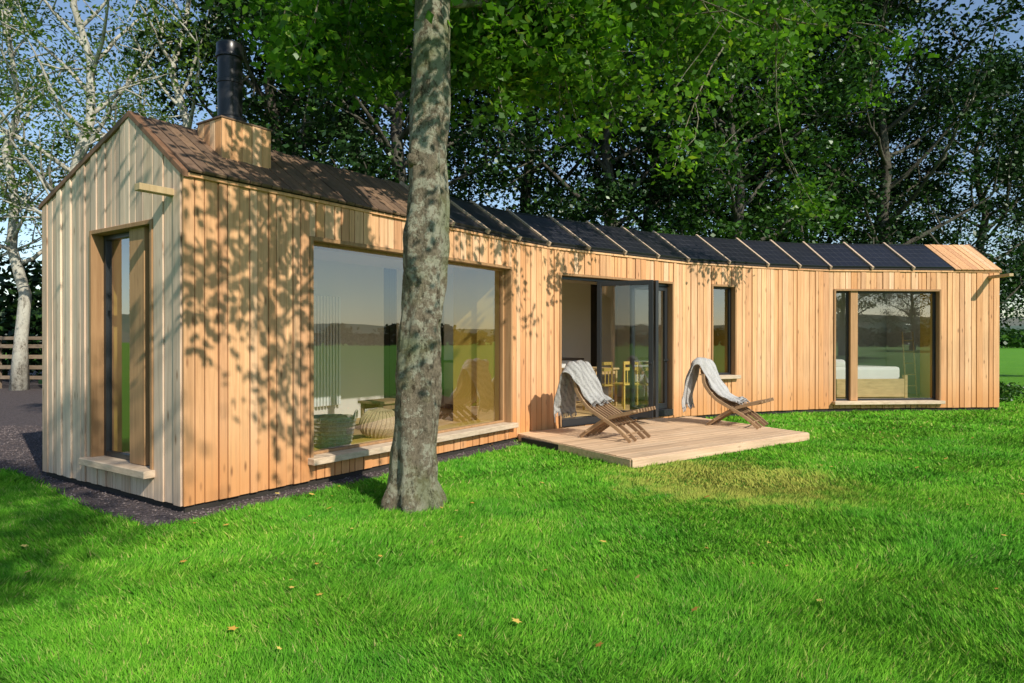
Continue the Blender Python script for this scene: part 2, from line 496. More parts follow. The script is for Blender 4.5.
prof = [(3.70, .15), (3.75, .15), (3.77, .118), (4.10, .118), (4.105, .126), (4.14, .126), (4.145, .118), (4.36, .118), (4.365, .135), (4.40, .135), (4.41, .128), (4.50, .128), (4.52, .105)]
fb.tube([ring(z) for z, r in prof], [r for z, r in prof], 28, cap=True)
fo = fb.obj('flue_pipe', [M_black], house)
md = fo.modifiers.new('es', 'EDGE_SPLIT'); md.split_angle = math.radians(40)
spm = MB()
fbox(spm, GB, .10, .19, .01, .34, 2.80, 2.86)
fbox(spm, FR[5], 3.55, 3.65, .03, .60, 2.83, 2.89)
spm.obj('rain_spout', [wood('spout_wood', [(.60, .46, .26), (.55, .40, .22)], knots=0)], house, bevel=.004)

# windows ------------------------------------------------------------
def glass_quad(mb, F, s0, s1, o, z0, z1, m=0):
    mb.poly([F.p(s0, o, z0), F.p(s1, o, z0), F.p(s1, o, z1), F.p(s0, o, z1)], m)
def window(F, op, panes, name, ft=.05, casing=.04, mull=(), sill=True, yellow=True):
    s0, s1, z0, z1 = op
    par = empty(name, parent=house)
    c = MB()
    o0, o1 = -.17, .050
    fbox(c, F, s0, s0 + casing, o0, o1, z0 + .001, z1)
    fbox(c, F, s1 - casing, s1, o0, o1, z0 + .001, z1)
    fbox(c, F, s0 + casing, s1 - casing, o0, o1 - .002, z1 - casing, z1)
    for a, b in mull: fbox(c, F, a, b, -.15, -.002, z0 + .03, z1 - casing)
    c.obj('casing', [M_casing], par, bevel=.003)
    if sill:
        c = MB(); fbox(c, F, s0 - .03, s1 + .03, o0, .14, z0 - .045, z0 + .025); c.obj('sill', [M_sill], par, bevel=.006)
    f = MB(); g = MB()
    for a, b in panes:
        za, zb = z0 + .026, z1 - casing
        fbox(f, F, a, a + ft, -.13, -.07, za, zb); fbox(f, F, b - ft, b, -.13, -.07, za, zb)
        fbox(f, F, a + ft, b - ft, -.129, -.071, za, za + ft); fbox(f, F, a + ft, b - ft, -.129, -.071, zb - ft, zb)
        glass_quad(g, F, a + ft * .9, b - ft * .9, -.10, za + ft * .9, zb - ft * .9)
    f.obj('sash_frame', [M_casing if name == 'picture_window' else M_frame], par, bevel=.003)
    g.obj('glass_pane', [M_glass], par, recalc=False)
    if yellow:
        c = MB()
        fbox(c, F, s0 + .002, s0 + .022, -.60, -.171, z0, z1); fbox(c, F, s1 - .022, s1 - .002, -.60, -.171, z0, z1)
        fbox(c, F, s0 + .022, s1 - .022, -.60, -.171, z1 - .02, z1); fbox(c, F, s0 + .022, s1 - .022, -.60, -.171, z0 - .01, z0 + .02)
        c.obj('yellow_reveal', [M_yel], par)
    return par
window(FR[0], OPS[0][0], [(1.36, 3.09), (3.15, 4.94)], 'picture_window', ft=.028, mull=[(3.09, 3.15)])
window(GB, GOPS[0], [(.506, .70), (.98, 1.644)], 'gable_window', ft=.05, mull=[(.70, .98)])
window(FR[3], OPS[3][0], [(.66, 1.22)], 'narrow_window', ft=.04)
window(FR[5], OPS[5][0], [(.15, .50), (.66, 2.45)], 'bedroom_window', ft=.04, mull=[(.50, .66)])

dpar = empty('folding_doors', parent=house)
D = FR[2]; s0, s1, z0, z1 = OPS[2][0]
c = MB()
fbox(c, D, s0, s0 + .04, -.17, .05, z0 + .001, z1); fbox(c, D, s1 - .04, s1, -.17, .05, z0 + .001, z1)
fbox(c, D, s0 + .04, s1 - .04, -.17, .048, z1 - .04, z1)
c.obj('door_casing', [M_casing], dpar, bevel=.003)
c = MB()
fbox(c, D, s0 + .04, s1 - .04, -.17, .06, .121, .235)
fbox(c, D, s0 + .04, s1 - .04, -.13, -.05, z1 - .09, z1 - .041)
fbox(c, D, s0 + .041, s0 + .08, -.13, -.05, .236, z1 - .09)
c.obj('door_track', [M_frame], dpar, bevel=.003)
def leaf(A, B, name):
    F = Fr(A, B); f = MB(); g = MB(); t = .075
    za, zb = .24, z1 - .095
    fbox(f, F, 0.003, t, -.028, .028, za, zb); fbox(f, F, F.len - t, F.len - .003, -.028, .028, za, zb)
    fbox(f, F, t, F.len - t, -.027, .027, za, za + .10); fbox(f, F, t, F.len - t, -.027, .027, zb - t, zb)
    fbox(f, F, F.len - .055, F.len - .02, .03, .055, 1.12, 1.16); fbox(f, F, F.len - .16, F.len - .02, .056, .07, 1.13, 1.15)
    p = empty(name, parent=dpar)
    f.obj('leaf_frame', [M_frame], p, bevel=.003)
    glass_quad(g, F, t * .9, F.len - t * .9, 0, za + .09, zb - t * .9); g.obj('leaf_glass', [M_dglass], p, recalc=False)
def dp(s, o):
    q = D.p(s, o, 0); return Vector((q.x, q.y))
leaf(dp(2.12, -.09), dp(3.10, -.09), 'door_leaf')
leaf(dp(1.22, -.05), dp(1.66, .80), 'door_leaf')
leaf(dp(1.76, .80), dp(2.07, -.05), 'door_leaf')

# ------------------------------------------------------------------ interior items
def rbox(mb, F, s, o, z, ls, lo, lz, m=0): fbox(mb, F, s - ls / 2, s + ls / 2, o - lo / 2, o + lo / 2, z, z + lz, m)
def world_at(px, d): return ((px - 512) * d / 682.7, d)
bpos = world_at(330, 7.95)
b = MB()
prf = [(0, .17), (.02, .19), (.12, .215), (.24, .235), (.34, .25), (.37, .262), (.39, .25), (.37, .235), (.2, .21), (.03, .16)]
k = 40
base = len(b.v)
for z, r in prf:
    for j in range(k):
        a = 2 * math.pi * j / k
        rr = r + .006 * (1 if (j % 2) else -1)
        b.v.append((rr * 1.15 * math.cos(a), rr * math.sin(a), z))
for i in range(len(prf) - 1):
    for j in range(k):
        b.f.append([base + i * k + j, base + i * k + (j + 1) % k, base + (i + 1) * k + (j + 1) % k, base + (i + 1) * k + j]); b.m.append(0); b.s.append(False)
for i in range(7):
    zz = .05 + i * .048; r = .195 + (zz * .16)
    ring_ = [(r * 1.18 * math.cos(a), r * 1.03 * math.sin(a), zz) for a in [2 * math.pi * t / 24 for t in range(25)]]
    b.tube(ring_, [.009] * 25, 5)
for sx in (-1, 1):
    arc = [(sx * .29 + sx * .02 * math.sin(t), .08 * math.cos(t), .37 + .09 * math.sin(t)) for t in [math.pi * q / 8 for q in range(9)]]
    b.tube(arc, [.012] * 9, 6)
o = b.obj('wicker_basket', [M_wicker]); o.location = (*bpos, .245)
b = MB()
for i in range(6):
    b.tube([(-.15 + .05 * i, -.1, .30 + .03 * (i % 2)), (-.1 + .05 * i, .1, .36)], [.045, .04], 7)
o2 = b.obj('firewood_logs', [M_sill], o)
ppos = world_at(380, 8.65)
b = MB(); rows = 12
prf = [(math.sin(math.pi * (i / rows)) ** .45, i / rows) for i in range(rows + 1)]
b.tube([(0, 0, .42 * z) for r, z in prf], [max(.02, .25 * r) for r, z in prf], 28)
for i in range(28):
    a = 2 * math.pi * i / 28
    b.tube([(.255 * r * math.cos(a + z * .5), .255 * r * math.sin(a + z * .5), .42 * z) for r, z in prf[1:-1]], [.011] * (rows - 1), 5)
o = b.obj('knitted_pouf', [M_jute]); o.location = (*ppos, .245)
FBk = Fr(Bk[0], Bk[1], -1)
b = MB()
for i in range(9): fbox(b, FBk, 3.5 + i * .06, 3.54 + i * .06, -.26, -.21, .5, 2.2)
fbox(b, FBk, 3.5, 4.02, -.21, -.19, .56, .62); fbox(b, FBk, 3.5, 4.02, -.21, -.19, 2.08, 2.14)
b.obj('radiator', [M_cab], bevel=.005)
sf = empty('sofa')
b = MB()
rbox(b, FR[0], .95, -1.9, .34, .8, 1.5, .28); rbox(b, FR[0], .62, -1.9, .36, .2, 1.5, .75)
rbox(b, FR[0], 1.0, -1.12, .36, .85, .18, .5); rbox(b, FR[0], 1.0, -2.55, .36, .85, .18, .5)
b.obj('body', [M_gfab], sf, bevel=.05, segs=3)
b = MB(); rbox(b, FR[0], 1.0, -1.45, .62, .7, .48, .14); rbox(b, FR[0], 1.0, -2.1, .62, .7, .6, .14)
b.obj('cushions', [M_linen], sf, bevel=.05, segs=3)
b = MB()
for a_ in (.65, 1.3):
    for c_ in (-1.15, -2.5): rbox(b, FR[0], a_, c_, .24, .05, .05, .12)
b.obj('legs', [M_chair], sf)
def table(F, s, o, ls, lo, h, name, mat=M_yel):
    e = empty(name); t = MB()
    rbox(t, F, s, o, .24 + h - .035, ls, lo, .035)
    for a_ in (-1, 1):
        for c_ in (-1, 1): rbox(t, F, s + a_ * (ls / 2 - .05), o + c_ * (lo / 2 - .05), .24, .045, .045, h - .037)
    rbox(t, F, s, o - lo / 2 + .05, .24 + h - .12, ls - .15, .02, .08); rbox(t, F, s, o + lo / 2 - .05, .24 + h - .12, ls - .15, .02, .08)
    t.obj('table_frame', [mat], e, bevel=.004)
def chair(F, s, o, face, name='dining_chair', mat=M_yel):
    e = empty(name); t = MB()
    rbox(t, F, s, o, .68, .42, .42, .03)
    for a_ in (-1, 1):
        for c_ in (-1, 1):
            hh = .44 if c_ != face else .88
            rbox(t, F, s + a_ * .18, o + c_ * .18, .24, .035, .035, hh - (.002 if hh < .5 else 0))
    for zz in (.95, 1.06): rbox(t, F, s, o + face * .18, zz, .32, .02, .06)
    for a_ in (-.09, 0, .09): rbox(t, F, s + a_, o + face * .181, .71, .02, .015, .24)
    t.obj('chair_frame', [mat], e, bevel=.004)
table(FR[2], 2.1, -1.25, 1.2, .7, .74, 'dining_table', M_oak)
chair(FR[2], 1.85, -.65, 1); chair(FR[2], 2.5, -.62, 1); chair(FR[2], 2.1, -1.95, -1)
table(FR[0], 3.7, -1.3, .6, .45, .42, 'side_table', M_chair)
kt = empty('kitchen_units'); t = MB(); t2 = MB()
FK = Fr(Bk[2], Bk[3], -1)
for i in range(5):
    fbox(t, FK, .15 + i * .6, .74 + i * .6, -.75, -.18, .33, 1.10)
    fbox(t, FK, .16 + i * .6, .73 + i * .6, -.775, -.752, .35, 1.09)
    fbox(t2, FK, .3 + i * .6, .6 + i * .6, -.80, -.777, 1.02, 1.035)
t.obj('cupboards', [M_cab], kt, bevel=.003)
fbox(t2, FK, .13, 3.2, -.79, -.17, 1.101, 1.14); fbox(t2, FK, .15, 3.18, -.70, -.2, .245, .33)
t2.obj('worktop', [M_worktop], kt)
t = MB(); fbox(t, FK, .9, 1.4, -.19, -.168, 1.45, 2.1, 0); fbox(t, FK, .95, 1.35, -.195, -.191, 1.5, 2.05, 1)
t.obj('framed_picture', [M_frame, simple('print', (.6, .35, .1), .6, nscale=6, namt=.8)])
bd = empty('bed'); t = MB()
F = FR[5]
rbox(t, F, 1.2, -1.2, .30, 1.7, 1.4, .22)
fbox(t, F, .34, 2.06, -.52, -.47, .26, .66)
for s_ in (.32, 2.02): fbox(t, F, s_, s_ + .07, -.56, -.46, .24, .74)
t.obj('bed_frame', [M_oak], bd, bevel=.006)
t = MB(); rbox(t, F, 1.2, -1.25, .521, 1.66, 1.3, .40); rbox(t, F, .6, -1.25, .90, .45, 1.1, .18)
t.obj('mattress', [M_linen], bd, bevel=.07, segs=3)
t = MB()
for s_ in (2.12, 2.36): t.tube([F.p(s_, -.55, .26), F.p(s_ - .05, -.62, 1.7)], [.018, .018], 8)
for k in range(5): t.tube([F.p(2.115 - .006 * k, -.56 - .01 * k, .50 + .25 * k), F.p(2.355 - .006 * k, -.56 - .01 * k, .50 + .25 * k)], [.013, .013], 8)
t.obj('towel_ladder', [M_oak])
def curtain(F, s0, s1, o, z0, z1, name):
    n = 60; mb = MB()
    for i in range(n + 1):
        s = s0 + (s1 - s0) * i / n; oo = o + .03 * math.sin(i * .9) + .01 * math.sin(i * 2.3)
        mb.v += [tuple(F.p(s, oo, z0)), tuple(F.p(s, oo * 1.0, z1))]
    for i in range(n): mb.f.append([2 * i, 2 * i + 2, 2 * i + 3, 2 * i + 1]); mb.m.append(0); mb.s.append(True)
    mb.obj(name, [M_linen], house)
curtain(FR[5], .14, .36, -.63, .25, 2.5, 'curtain')

# ------------------------------------------------------------------ deck
A_ = Vector((.10, 10.22)); B_ = Vector((1.42, 8.06)); C_ = Vector((4.46, 10.3)); D_ = Vector((3.14, 12.70))
dk = empty('timber_deck')
F = Fr(B_, C_); depth = 2.62
t = MB(); nb = 19; bw = depth / nb
for k in range(nb):
    o0 = -k * bw; o1 = -(k + 1) * bw + .007
    la = (A_ - B_).dot(F.u) * (k + .5) / nb
    lb = F.len + (D_ - C_).dot(F.u) * (k + .5) / nb
    cut = la + (lb - la) * random.uniform(.25, .75)
    if k > nb - 2: lb = F.len - .25
    fbox(t, F, la - .015, cut - .002, o1, o0, .095, .12 + random.uniform(0, .003))
    fbox(t, F, cut + .002, lb + .015, o1, o0, .095, .12 + random.uniform(0, .003))
t.obj('deck_boards', [M_deck], dk, bevel=.003)
t = MB()
fbox(t, F, -.02, F.len + .01, .002, .027, .01, .112)
FL = Fr(B_, A_, -1); fbox(t, FL, .005, FL.len - .03, .002, .027, .01, .110)
FRt = Fr(C_, D_, 1); fbox(t, FRt, .005, FRt.len - .03, .002, .027, .01, .110)
t.obj('deck_fascia', [M_deck], dk, bevel=.003)
t = MB()
for k in range(7): fbox(t, F, .1 + k * .58, .15 + k * .58, -2.3, -.01, .0, .094)
t.obj('deck_joists', [M_dark], dk)

# ------------------------------------------------------------------ stick chairs
def catmull(pts, n=6):
    out = []
    P_ = [Vector(p) for p in pts]
    P_ = [P_[0] * 2 - P_[1]] + P_ + [P_[-1] * 2 - P_[-2]]
    for i in range(1, len(P_) - 2):
        for k in range(n):
            t = k / n
            a, b, c, d = P_[i - 1:i + 3]
            out.append(0.5 * ((2 * b) + (c - a) * t + (2 * a - 5 * b + 4 * c - d) * t * t + (3 * b - a - 3 * c + d) * t ** 3))
    out.append(P_[-2])
    return out
def bar(mb, prof, y, w, t):
    pts = catmull(prof, 4); n = len(pts); b = len(mb.v)
    for i, p in enumerate(pts):
        tg = pts[min(i + 1, n - 1)] - pts[max(i - 1, 0)]; tg.normalize(); nx, nz = -tg.y, tg.x
        for sy, st in ((-1, -1), (1, -1), (1, 1), (-1, 1)):
            mb.v.append((p.x + nx * st * t / 2, y + sy * w / 2, p.y + nz * st * t / 2))
    for i in range(n - 1):
        for j in range(4):
            j2 = (j + 1) % 4
            mb.f.append([b + 4 * i + j, b + 4 * i + j2, b + 4 * (i + 1) + j2, b + 4 * (i + 1) + j]); mb.m.append(0); mb.s.append(False)
    mb.f.append([b, b + 1, b + 2, b + 3]); mb.m.append(0); mb.s.append(False)
    e = b + 4 * (n - 1); mb.f.append([e + 3, e + 2, e + 1, e]); mb.m.append(0); mb.s.append(False)
def throw_mat(name, a, b_, scale, top):
    m, nt, out = newmat(name)
    tc = nt.nodes.new('ShaderNodeTexCoord')
    wv = nt.nodes.new('ShaderNodeTexWave'); wv.inputs['Scale'].default_value = scale; wv.inputs['Distortion'].default_value = 4
    wv.inputs['Detail'].default_value = 3
    wv.wave_type = 'BANDS'; wv.bands_direction = 'DIAGONAL'
    L(nt, tc.outputs['Object'], wv.inputs['Vector'])
    nz = noise(nt, tc.outputs['Object'], 55, 6, .8)
    c = mixc(nt, wv.outputs['Fac'], a, b_)
    c = mixc(nt, math_(nt, 'MULTIPLY_ADD', nz, 2.4, -.8), c, top)
    p = nt.nodes.new('ShaderNodeBsdfPrincipled'); p.inputs['Roughness'].default_value = .95
    p.inputs['Specular IOR Level'].default_value = .1
    L(nt, c, p.inputs['Base Color'])
    bp = nt.nodes.new('ShaderNodeBump'); bp.inputs['Strength'].default_value = 1; bp.inputs['Distance'].default_value = .02
    L(nt, nz, bp.inputs['Height']); L(nt, bp.outputs[0], p.inputs['Normal']); L(nt, p.outputs[0], out.inputs[0])
    return m
def stick_chair(loc, yaw, seed, tm, tlen):
    random.seed(seed)
    e = empty('folding_stick_chair', loc, yaw)
    m = MB()
    nA = 8; wd = .60; tot = nA * 2 - 1
    for i in range(tot):
        y = -wd / 2 + wd * i / (tot - 1)
        if i % 2 == 0:
            u = abs(i - (tot - 1) / 2) / ((tot - 1) / 2)
            top = .96 - .12 * u * u
            pr = [(-.58 + .10 * u * u, top), (-.45, .66), (-.28, .45), (-.04, .31)]
            bar(m, pr + ([(.20, .17), (.40, .012)] if i in (0, 4, 10, 14) else [(.14, .20)]), y, .026, .05)
        else:
            pr = [(.50, .44), (.38, .405), (.20, .36), (.0, .29)]
            bar(m, pr + ([(-.20, .17), (-.42, .012)] if i in (1, 5, 9, 13) else [(-.14, .215)]), y, .026, .05)
    m.obj('slats', [M_chair], e, bevel=.003)
    m = MB()
    for x, z in ((-.52, .83), (-.345, .535), (-.02, .297), (.45, .425), (.30, .095), (-.30, .105)):
        m.tube([(x, -wd / 2 - .03, z), (x, wd / 2 + .03, z)], [.012, .012], 8)
    m.obj('cross_rods', [M_chair], e)
    path = catmull([(-.76, .30), (-.74, .52), (-.69, .78), (-.635, .965), (-.56, 1.01), (-.47, .82), (-.37, .62), (-.25, .47)] + ([(-.10, .375), (.06, .36)] if tlen else []), 6)
    nA_, nB_ = len(path), 40
    m = MB()
    for i, p in enumerate(path):
        f = i / (nA_ - 1)
        wid = .27 + .03 * math.sin(f * 9 + seed)
        sh = .06 * math.sin(f * 4 + seed) - .05
        tg = (path[min(i + 1, nA_ - 1)] - path[max(i - 1, 0)]).normalized()
        nx, nz = -tg.y, tg.x
        for j in range(nB_):
            g = j / (nB_ - 1) * 2 - 1
            fold = .5 + .5 * math.sin(g * 8 + f * 3.5 + seed + 2.5 * mnoise.noise(Vector((g * 2, f * 4, seed))))
            lift = .018 + .045 * fold + .04 * mnoise.noise(Vector((g * 3.5, f * 8, seed)))
            edge = .04 * mnoise.noise(Vector((f * 9, g * 5, seed + 5)))
            hang = max(0, abs(sh + g * wid) - .28)
            endj = (.09 * mnoise.noise(Vector((g * 2.2, seed, f * 2)))) * (1 if i in (0, 1, 2, nA_ - 3, nA_ - 2, nA_ - 1) else 0)
            m.v.append((p.x + nx * lift + tg.x * endj, sh + g * (wid + edge), p.y + nz * lift - hang * .9 + tg.y * endj))
    for i in range(nA_ - 1):
        for j in range(nB_ - 1):
            a = i * nB_ + j; m.f.append([a, a + 1, a + nB_ + 1, a + nB_]); m.m.append(0); m.s.append(True)
    for i0 in (0, nA_ - 1):
        for j in range(nB_):
            v = Vector(m.v[i0 * nB_ + j])
            dz = -.06 if i0 == 0 else -.02
            m.tube([v, v + Vector((.01 if i0 == 0 else .05, random.uniform(-.015, .015), dz))], [.006, .003], 4)
    o = m.obj('throw_blanket', [tm], e, recalc=False)
    md = o.modifiers.new('s', 'SOLIDIFY'); md.thickness = .012
T1 = throw_mat('striped_throw', (.16, .155, .15), (.42, .41, .39), 5, (.62, .60, .57))
T2 = throw_mat('wool_throw', (.36, .35, .34), (.50, .49, .47), 3, (.64, .62, .60))
x, y = world_at(615, 9.75); stick_chair((x, y, .123), math.atan2(-.60, .80), 3, T1, 0)
x, y = world_at(738, 11.15); stick_chair((x, y, .123), math.atan2(-.55, .83), 11, T2, 1)
random.seed(21)

# ------------------------------------------------------------------ ground
def grass_ground():
    m, nt, out = newmat('lawn_ground')
    tc = nt.nodes.new('ShaderNodeTexCoord')
    a = noise(nt, tc.outputs['Object'], .35, 4); b = noise(nt, tc.outputs['Object'], 3.0, 5, .7); c = noise(nt, tc.outputs['Object'], 60, 3, .8)
    col = ramp(nt, b, [(.3, (.10, .29, .022)), (.6, (.13, .36, .03)), (.8, (.18, .41, .045))])
    col = mixc(nt, math_(nt, 'MULTIPLY_ADD', a, 2, -.7), col, mixc(nt, 1.0, col, (1.35, 1.15, .9), 'MULTIPLY'))
    col = mixc(nt, c, mixc(nt, 1.0, col, (.6, .6, .6), 'MULTIPLY'), col)
    p = nt.nodes.new('ShaderNodeBsdfPrincipled'); p.inputs['Roughness'].default_value = .9; p.inputs['Specular IOR Level'].default_value = .1
    L(nt, col, p.inputs['Base Color'])
    bp = nt.nodes.new('ShaderNodeBump'); bp.inputs['Strength'].default_value = .6; bp.inputs['Distance'].default_value = .03
    L(nt, c, bp.inputs['Height']); L(nt, bp.outputs[0], p.inputs['Normal']); L(nt, p.outputs[0], out.inputs[0])
    return m
g = MB()
g.poly([(-1500, -1500, 0), (1500, -1500, 0), (1500, 1500, 0), (-1500, 1500, 0)])
g.obj('lawn', [grass_ground()], recalc=False)
n0 = FR[0].n; gn = GB.n
corner = P[0] + n0 * .20 + gn * .42
grav_poly = [P[1] + n0 * .26, P[0] + n0 * .28 + gn * .1, corner, Vector((-3.75, 6.1)), Vector((-5.75, 7.9)), Vector((-12, 11.0)), Vector((-34, 15)), Vector((-34, 44)), Vector((-10, 34)), Vector((-5.5, 10.2)), P[1] - n0 * .5]
from mathutils.geometry import tessellate_polygon
m, nt, out = newmat('dark_gravel')
tc = nt.nodes.new('ShaderNodeTexCoord'); vo = nt.nodes.new('ShaderNodeTexVoronoi'); vo.inputs['Scale'].default_value = 45
L(nt, tc.outputs['Object'], vo.inputs['Vector'])
col = ramp(nt, vo.outputs['Color'], [(0, (.045, .035, .035)), (.5, (.085, .065, .065)), (1, (.14, .11, .11))])
p = nt.nodes.new('ShaderNodeBsdfPrincipled'); p.inputs['Roughness'].default_value = .9
L(nt, col, p.inputs['Base Color']); bp = nt.nodes.new('ShaderNodeBump'); bp.inputs['Strength'].default_value = 1; bp.inputs['Distance'].default_value = .02; bp.invert = True
L(nt, vo.outputs['Distance'], bp.inputs['Height']); L(nt, bp.outputs[0], p.inputs['Normal']); L(nt, p.outputs[0], out.inputs[0])
M_gravel = m
me = bpy.data.meshes.new('gravel_path')
tris = tessellate_polygon([[Vector((q.x, q.y, 0)) for q in grav_poly]])
me.from_pydata([(q.x, q.y, .005) for q in grav_poly], [], [tuple(t) for t in tris]); me.materials.append(M_gravel)
gp = bpy.data.objects.new('gravel_path', me); link(gp)

def pip(x, y, poly):
    ins = np.zeros(len(x), bool); n = len(poly)
    for i in range(n):
        x0, y0 = poly[i]; x1, y1 = poly[(i + 1) % n]
        c = ((y0 > y) != (y1 > y)) & (x < (x1 - x0) * (y - y0) / (y1 - y0 + 1e-12) + x0)
        ins ^= c
    return ins
rng = np.random.default_rng(5)
hpoly = [tuple(p_) for p_ in P] + [tuple(p_) for p_ in reversed(Bk)]
dpoly = [tuple(q) for q in (A_, B_, C_, D_)]
gpoly = [tuple(q) for q in grav_poly]
nst = 9000
sx = rng.uniform(-9, .6, nst * 4); sy = rng.uniform(4.8, 12, nst * 4)
ok = pip(sx, sy, gpoly) & ~pip(sx, sy, hpoly); sx = sx[ok]; sy = sy[ok]
r = rng.uniform(.006, .018, len(sx))
oct_ = np.array([[1, 0, 0], [0, 1, 0], [-1, 0, 0], [0, -1, 0], [0, 0, .8], [0, 0, -.8]])
tri = [(0, 1, 4), (1, 2, 4), (2, 3, 4), (3, 0, 4)]
rot = rng.uniform(0, 6.28, len(sx))
V = []
for t in tri:
    for vi in t:
        ox, oy, oz = oct_[vi]
        V.append(np.stack([sx + r * (ox * np.cos(rot) - oy * np.sin(rot)), sy + r * 1.2 * (ox * np.sin(rot) + oy * np.cos(rot)), .006 + r * oz * .9 + r * .2], 1))
V = np.stack(V, 1).reshape(-1, 3)
mst, nt, out = newmat('stones')
geo = nt.nodes.new('ShaderNodeNewGeometry'); pr = nt.nodes.new('ShaderNodeBsdfPrincipled'); pr.inputs['Roughness'].default_value = .85
L(nt, ramp(nt, geo.outputs['Random Per Island'], [(0, (.05, .04, .04)), (.6, (.11, .085, .085)), (1, (.22, .18, .17))]), pr.inputs['Base Color']); L(nt, pr.outputs[0], out.inputs[0])
np_mesh('gravel_stones', V, 3, mst)

def grass_mat():
    m, nt, out = newmat('grass_blades')
    tc = nt.nodes.new('ShaderNodeTexCoord'); geo = nt.nodes.new('ShaderNodeNewGeometry')
    c = ramp(nt, geo.outputs['Random Per Island'], [(0, (.09, .32, .024)), (.45, (.135, .43, .034)), (.82, (.20, .52, .055)), (.94, (.32, .56, .11)), (1, (.50, .50, .22))])
    a = noise(nt, tc.outputs['Object'], .7, 5, .65); b = noise(nt, tc.outputs['Object'], 4.0, 5, .7)
    c = mixc(nt, 1.0, c, mixc(nt, math_(nt, 'MULTIPLY_ADD', a, 4, -1.5), (.76, .87, .82), (1.3, 1.12, .95)), 'MULTIPLY')
    c = mixc(nt, 1.0, c, mixc(nt, math_(nt, 'MULTIPLY_ADD', b, 3.6, -1.3), (.70, .78, .72), (1.2, 1.12, 1.05)), 'MULTIPLY')
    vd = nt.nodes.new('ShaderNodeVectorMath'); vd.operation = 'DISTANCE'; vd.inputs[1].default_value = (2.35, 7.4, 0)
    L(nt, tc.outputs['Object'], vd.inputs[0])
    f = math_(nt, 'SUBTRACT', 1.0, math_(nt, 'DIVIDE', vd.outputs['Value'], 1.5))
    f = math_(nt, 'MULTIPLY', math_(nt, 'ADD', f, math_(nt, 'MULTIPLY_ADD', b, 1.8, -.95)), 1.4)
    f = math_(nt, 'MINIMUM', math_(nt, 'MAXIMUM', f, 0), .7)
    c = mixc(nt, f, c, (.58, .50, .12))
    nm = nt.nodes.new('ShaderNodeVectorMath'); nm.operation = 'ADD'; nm.inputs[1].default_value = (0, 0, 1.3)
    L(nt, geo.outputs['Normal'], nm.inputs[0])
    nn = nt.nodes.new('ShaderNodeVectorMath'); nn.operation = 'NORMALIZE'; L(nt, nm.outputs[0], nn.inputs[0])
    d = nt.nodes.new('ShaderNodeBsdfDiffuse'); L(nt, c, d.inputs['Color']); L(nt, nn.outputs[0], d.inputs['Normal'])
    t = nt.nodes.new('ShaderNodeBsdfTranslucent'); L(nt, c, t.inputs['Color'])
    ms = nt.nodes.new('ShaderNodeMixShader'); ms.inputs[0].default_value = .2
    L(nt, d.outputs[0], ms.inputs[1]); L(nt, t.outputs[0], ms.inputs[2])
    L(nt, ms.outputs[0], out.inputs[0])
    return m
bands = [(2.2, 4.5, 11000, .0032, .045), (4.5, 7, 6500, .0048, .045), (7, 11, 2600, .008, .045), (11, 18, 800, .015, .045)]
VV = []
for d0, d1, dens, bwid, bh in bands:
    xm = d1 * .85 + 1.0
    nn = int(dens * (d1 - d0) * 2 * xm)
    x = rng.uniform(-xm, xm, nn); y = rng.uniform(d0, d1, nn)
    ok = (np.abs(x) < y * .80 + .8)
    x = x[ok]; y = y[ok]
    ok = ~(pip(x, y, hpoly) | pip(x, y, dpoly) | pip(x + rng.normal(size=len(x)) * .03, y + rng.normal(size=len(x)) * .03, gpoly)) & (((x + .9) ** 2 + (y - 6.3) ** 2) > .05)
    x = x[ok]; y = y[ok]; nn = len(x)
    cn = np.sin(x * 9 + 3 * np.sin(y * 5)) * np.sin(y * 11 + 2 * np.sin(x * 7)) + .8 * np.sin(x * 2.3 + 1.5 * np.sin(y * 1.7)) * np.sin(y * 2.9 + np.sin(x * 3.1))
    clump = .62 + .28 * cn + .35 * rng.random(nn)
    clump = np.clip(clump, .25, 1.6)
    h = bh * clump * rng.uniform(.5, 1.3, nn) * np.where(rng.random(nn) < .02, 1.7, 1.0); wv = bwid * rng.uniform(.6, 1.4, nn)
    a = rng.uniform(0, 2 * np.pi, nn)
    la = 2.5 * np.sin(x * 1.3 + np.sin(y * 2)) + 2.5 * np.sin(y * 1.1 + 1.7) + rng.normal(size=nn) * 1.0
    le = h * rng.uniform(.2, 1.3, nn)
    z = np.zeros(nn)
    v0 = np.stack([x - wv * np.cos(a), y - wv * np.sin(a), z], 1)
    v1 = np.stack([x + wv * np.cos(a), y + wv * np.sin(a), z], 1)
    v2 = np.stack([x + le * np.cos(la), y + le * np.sin(la), h], 1)
    VV.append(np.stack([v0, v1, v2], 1).reshape(-1, 3))
np_mesh('grass', np.concatenate(VV), 3, grass_mat())

